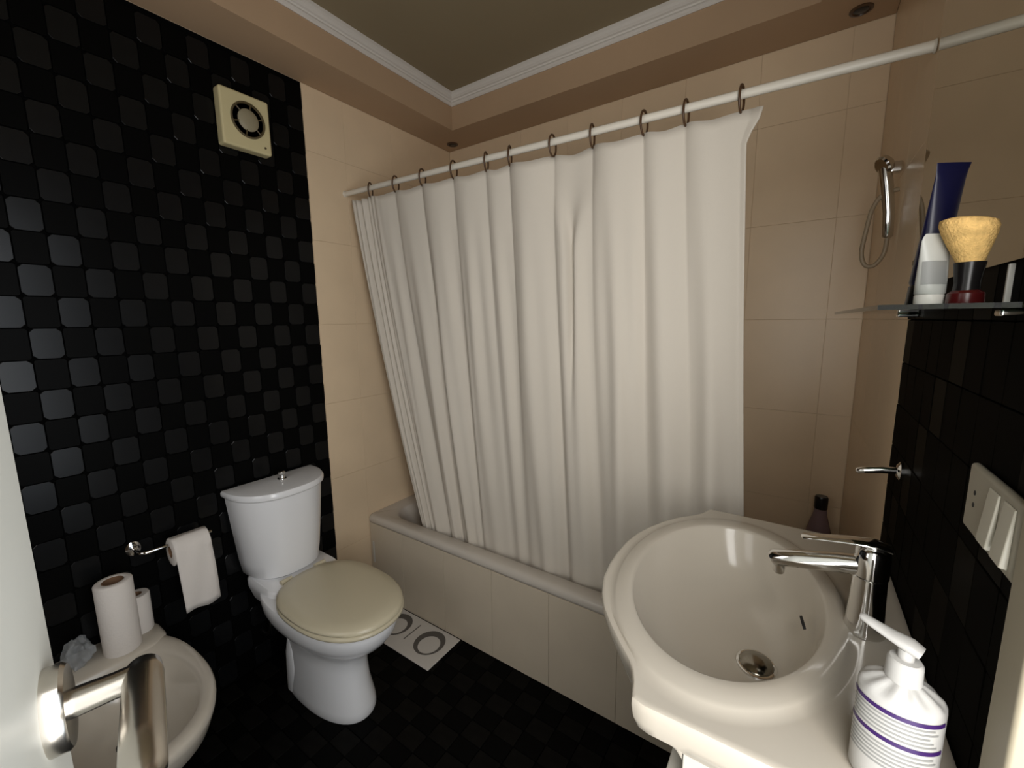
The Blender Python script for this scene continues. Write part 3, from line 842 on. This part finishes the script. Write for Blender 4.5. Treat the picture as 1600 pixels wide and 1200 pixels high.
# ------------------------------------------------------------------ lotion bottle
LX, LY, LZ = 1.795, 0.522, 0.8786
lb = empty('lotion_bottle', (LX, LY, LZ))
tag(lb, 'white pump bottle with purple label bands on the washbasin', 'bottle')
def oval(rx, ry, z, flute=0.0, n=64):
    o = []
    for k in range(n):
        a = 2*PI*k/n; m_ = 1 - flute * (0.5 - 0.5*math.cos(10*a))
        o.append((LX + rx*m_*math.cos(a), LY + ry*m_*math.sin(a), z))
    return o
rx, ry = 0.0335, 0.027
auto_smooth(loft('body', [oval(rx*0.92, ry*0.92, LZ), oval(rx, ry, LZ+0.005), oval(rx, ry, LZ+0.05), oval(rx, ry, LZ+0.098), oval(rx*0.99, ry*0.99, LZ+0.103, 0.01),
                          oval(rx*0.92, ry*0.93, LZ+0.1075, 0.10), oval(rx*0.72, ry*0.77, LZ+0.1125, 0.20), oval(rx*0.48, ry*0.53, LZ+0.1165, 0.10), oval(0.0125, 0.0125, LZ+0.1175)],
                 M['bottle_white'], lb), 50)
lathe('collar', LX, LY, [(0.0140, LZ+0.1165), (0.0145, LZ+0.118), (0.0138, LZ+0.136), (0.0120, LZ+0.1385), (0.007, LZ+0.139)], M['bottle_white'], lb, n=32)
lathe('stem', LX, LY, [(0.0065, LZ+0.138), (0.0065, LZ+0.149)], M['bottle_white'], lb, n=20)
hd2 = [(LX+0.010, LY-0.004, LZ+0.151), (LX+0.002, LY-0.001, LZ+0.154), (LX-0.010, LY+0.004, LZ+0.156), (LX-0.024, LY+0.011, LZ+0.1585), (LX-0.033, LY+0.015, LZ+0.161), (LX-0.035, LY+0.016, LZ+0.161)]
tube('pump_head', hd2, [0.009, 0.0105, 0.0085, 0.0062, 0.0048, 0.003], M['bottle_white'], lb, n=18, ru=[0.0050, 0.0062, 0.0050, 0.0042, 0.0036, 0.002])
def band(name, z0, z1, a0, a1, m, off=0.0004, slope=0.0):
    vs, fs = [], []; n = 36
    for k in range(n+1):
        a = a0 + (a1-a0)*k/n
        for z in (z0, z1):
            vs.append((LX + (rx+off)*math.cos(a), LY + (ry+off)*math.sin(a), z))
    for k in range(n): fs.append((2*k, 2*k+2, 2*k+3, 2*k+1))
    return mesh_obj(name, vs, fs, m, lb, smooth=True)
A0, A1 = PI*0.95, PI*1.85
band('label_band', LZ+0.0900, LZ+0.0945, A0, A1, M['purple'])
band('label_band', LZ+0.0605, LZ+0.0650, A0, A1, M['purple'])
for k in range(5):
    band('print_line', LZ+0.0680+0.0045*k, LZ+0.0698+0.0045*k, A0+0.25, A1-0.25-0.12*(k % 3), M['grey_print'])
for k in range(6):
    band('print_line', LZ+0.0320+0.0045*k, LZ+0.0338+0.0045*k, A0+0.25, A1-0.2-0.10*(k % 2), M['grey_print'])
adopt(lb)

# ------------------------------------------------------------------ dark bottle at the tub corner
x, y = 1.795, 1.815
db = empty('shampoo_bottle', (x, y, ZR))
tag(db, 'dark violet bottle standing on the bathtub corner behind the tap', 'bottle')
lathe('body', x, y, [(0.034, ZR+0.0005), (0.036, ZR+0.006), (0.036, ZR+0.15)], M['bot_dark'], db, n=32, sy=0.8)
lathe('shoulder', x, y, [(0.036, ZR+0.15), (0.037, ZR+0.165), (0.030, ZR+0.195), (0.022, ZR+0.225), (0.018, ZR+0.252)], M['bot_body'], db, n=32, sy=0.8)
lathe('cap', x, y, [(0.0195, ZR+0.250), (0.0205, ZR+0.253), (0.0205, ZR+0.292), (0.018, ZR+0.297)], M['black_pl'], db, n=28, sy=0.9)
adopt(db)

# ------------------------------------------------------------------ mirror, glass shelf
mi = empty('wall_mirror', (W, 0.83, 1.404))
tag(mi, 'frameless wall mirror above the washbasin reflecting the curtain rod', 'mirror')
box('glass', W-0.0055, W-0.0015, CASE+0.003, YM, 1.404, 2.20, M['mirror'], mi)
adopt(mi)
sf = empty('glass_shelf', (W, 0.82, 1.3555))
tag(sf, 'thin glass shelf below the mirror holding toiletries', 'shelf')
SZ0, SZ1 = 1.3565, 1.3610
box('pane', 1.742, W-0.0015, 0.512, 1.115, SZ0, SZ1, M['glass'], sf)
for y in (0.56, 1.04):
    box('bracket', W-0.030, W-0.001, y-0.008, y+0.008, SZ0-0.007, SZ0-0.0003, M['chrome'], sf, bevel=0.002)
box('mirror_clip', W-0.006, W-0.001, 0.640, 0.644, SZ1+0.0005, 1.402, M['white_pl'], sf, bevel=0.001)
adopt(sf)

# items on the shelf
def tube_pack(name, cx, cy, z0, h, w, dpt_, m, label, lean=(0, 0), cap=None, printm=None, rot=0.0, flare=0.12):
    """squeezable tube standing on its cap, crimped flat at the top"""
    o = empty(name, (cx, cy, z0)); tag(o, label, 'tube')
    rings = []; ca, sa = math.cos(rot), math.sin(rot)
    def rg(t, wx, wy, p=2.0, n=32):
        z = z0 + h*t; ox = lean[0]*t; oy = lean[1]*t; out = []
        for k in range(n):
            a = 2*PI*k/n; c, s = math.cos(a), math.sin(a)
            lx = wx*math.copysign(abs(c)**(2/p), c); ly = wy*math.copysign(abs(s)**(2/p), s)
            out.append((cx + ox + lx*ca - ly*sa, cy + oy + lx*sa + ly*ca, z))
        return out
    c0 = 0.16
    if cap: auto_smooth(loft('cap', [rg(0, w*0.80, dpt_*0.95), rg(0.01, w*0.84, dpt_), rg(c0-0.01, w*0.86, dpt_), rg(c0, w*0.8, dpt_*0.95)], cap, o), 40)
    b0 = c0 if cap else 0.0
    prof = [(b0, 0.78, 0.95), (b0+0.02, 0.90, 1.0), (0.35, 0.93, 0.92), (0.55, 0.95, 0.75), (0.75, 0.98, 0.5), (0.90, 1.0, 0.26), (0.95, 1+flare*0.3, 0.10), (1.0, 1+flare, 0.08)]
    auto_smooth(loft('body', [rg(t, w*a, dpt_*b_) for t, a, b_ in prof], m, o), 50)
    if printm:
        vs, fs = [], []
        for i in range(7):
            a = PI*1.10 + i*PI*0.55/6
            for t in (0.30, 0.62):
                k_ = 0.93 if t < 0.5 else 0.96; kd = 0.95 if t < 0.5 else 0.68
                lx = (w*k_+0.0004)*math.cos(a); ly = (dpt_*kd+0.0006)*math.sin(a)
                vs.append((cx + lean[0]*t + lx*ca - ly*sa, cy + lean[1]*t + lx*sa + ly*ca, z0 + h*t))
        for i in range(6): fs.append((2*i, 2*i+2, 2*i+3, 2*i+1))
        mesh_obj('printed_panel', vs, fs, printm, o, smooth=True)
    adopt(o); return o
SZ = SZ1 + 0.0002
tube_pack('cream_tube', 1.798, 0.640, SZ, 0.076, 0.0150, 0.0115, M['grey_tube'], 'pale grey tube standing on the glass shelf in front of the shaving brush', cap=M['white_pl'], printm=M['grey_print'], rot=0.55, flare=-0.25)
tube_pack('navy_tube', 1.799, 0.690, SZ, 0.158, 0.0165, 0.0120, M['navy'], 'tall navy blue tube on the glass shelf behind the shaving brush', lean=(0.014, 0.0), cap=M['black_pl'], rot=0.55, flare=0.12)
bx, by = 1.823, 0.628
br = empty('shaving_brush', (bx, by, SZ))
tag(br, 'shaving brush with blond bristles and black and red handle on the glass shelf', 'brush')
lathe('base', bx, by, [(0.0135, SZ), (0.0145, SZ+0.003), (0.0140, SZ+0.012), (0.0105, SZ+0.015)], M['red_pl'], br, n=28)
lathe('handle', bx, by, [(0.0105, SZ+0.0145), (0.0098, SZ+0.022), (0.0110, SZ+0.034), (0.0120, SZ+0.043)], M['black_pl'], br, n=28)
rgs = []
for t, r in [(0, 0.0105), (0.15, 0.0125), (0.4, 0.0165), (0.65, 0.0200), (0.82, 0.0215), (0.93, 0.0205), (0.985, 0.015), (1.0, 0.006)]:
    o_ = []
    for k in range(60):
        a = 2*PI*k/60; j = 1 + (0.03 if k % 2 else -0.02) * t
        o_.append((bx - 0.006*t + r*j*math.cos(a), by + r*j*math.sin(a), SZ + 0.043 + 0.044*t + 0.06*t*r*math.cos(a)*-2.0))
    rgs.append(o_)
auto_smooth(loft('bristles', rgs, M['bristle'], br), 60)
adopt(br)

# ------------------------------------------------------------------ switch plate
sw = empty('switch_plate', (W, 0.58, 1.16))
tag(sw, 'cream wall plate with socket holes and rocker switches beside the door casing', 'switch')
box('plate', W-0.010, W-0.0012, 0.508, 0.645, 1.122, 1.194, M['switch'], sw, bevel=0.006, seg=3)
for z in (1.1535, 1.1665):
    disc_along('socket_hole', (W-0.0100, 0.619, z), (-1, 0, 0), [(0.0026, -0.001), (0.0026, 0.0004)], M['hole'], sw, n=12)
for y0, y1 in ((0.556, 0.582), (0.520, 0.546)):
    vv = [(W-0.010, y0, 1.130), (W-0.010, y1, 1.130), (W-0.010, y1, 1.186), (W-0.010, y0, 1.186),
          (W-0.0155, y0+0.001, 1.131), (W-0.0155, y1-0.001, 1.131), (W-0.0115, y1-0.001, 1.185), (W-0.0115, y0+0.001, 1.185)]
    mesh_obj('rocker', vv, [(0, 1, 2, 3), (4, 5, 6, 7), (0, 1, 5, 4), (1, 2, 6, 5), (2, 3, 7, 6), (3, 0, 4, 7)], M['switch_l'], sw, bevel=0.0012)
adopt(sw)

# ------------------------------------------------------------------ chrome hook on the mosaic
hk = empty('wall_hook', (W, 1.0, 1.07))
tag(hk, 'chrome wall hook sticking out of the black mosaic above the tap', 'hook')
disc_along('rosette', (W-0.001, 1.0, 1.073), (-1, 0, 0), [(0.014, 0), (0.014, 0.005), (0.009, 0.009)], M['chrome'], hk, n=24, stretch=1.2)
tube('arm', [(W-0.006, 1.0, 1.073), (W-0.03, 1.0, 1.071), (W-0.055, 1.0, 1.066), (W-0.064, 1.0, 1.063), (W-0.067, 1.0, 1.062)], [0.0065, 0.0065, 0.0065, 0.0062, 0.003], M['chrome'], hk, n=16)
adopt(hk)

# ------------------------------------------------------------------ hand shower over the tub
hs = empty('hand_shower', (W, 1.40, 1.70))
tag(hs, 'chrome hand shower hung on the beige wall beside the mirror with a loop of hose', 'shower')
box('bracket', W-0.030, W-0.0022, 1.388, 1.412, 1.690, 1.715, M['chrome'], hs, bevel=0.004)
tube('handle', [(W-0.034, 1.400, 1.705), (W-0.026, 1.400, 1.66), (W-0.018, 1.400, 1.60), (W-0.015, 1.400, 1.545), (W-0.015, 1.4, 1.540)], [0.013, 0.013, 0.012, 0.011, 0.006], M['chrome'], hs, n=20)
disc_along('spray_head', (W-0.034, 1.398, 1.712), (-0.8, -0.35, -0.5), [(0.012, -0.012), (0.022, -0.004), (0.024, 0.006), (0.020, 0.010)], M['chrome'], hs, n=28)
hp = [(W-0.015, 1.40, 1.543), (W-0.018, 1.40, 1.505), (W-0.034, 1.40, 1.478), (W-0.052, 1.40, 1.480), (W-0.061, 1.40, 1.510), (W-0.057, 1.40, 1.56), (W-0.050, 1.40, 1.61), (W-0.036, 1.40, 1.640), (W-0.014, 1.40, 1.650), (W-0.003, 1.40, 1.652)]
def spline(P, m=6):
    P = [Vector(p) for p in P]; out = []
    for i in range(len(P)-1):
        p0 = P[max(i-1, 0)]; p1 = P[i]; p2 = P[i+1]; p3 = P[min(i+2, len(P)-1)]
        for k in range(m):
            t = k/m
            out.append(0.5*((2*p1) + (p2-p0)*t + (2*p0-5*p1+4*p2-p3)*t*t + (3*p1-p0-3*p2+p3)*t*t*t))
    return out + [P[-1]]
tube('hose', spline(hp), 0.0050, M['hose'], hs, n=10)
adopt(hs)
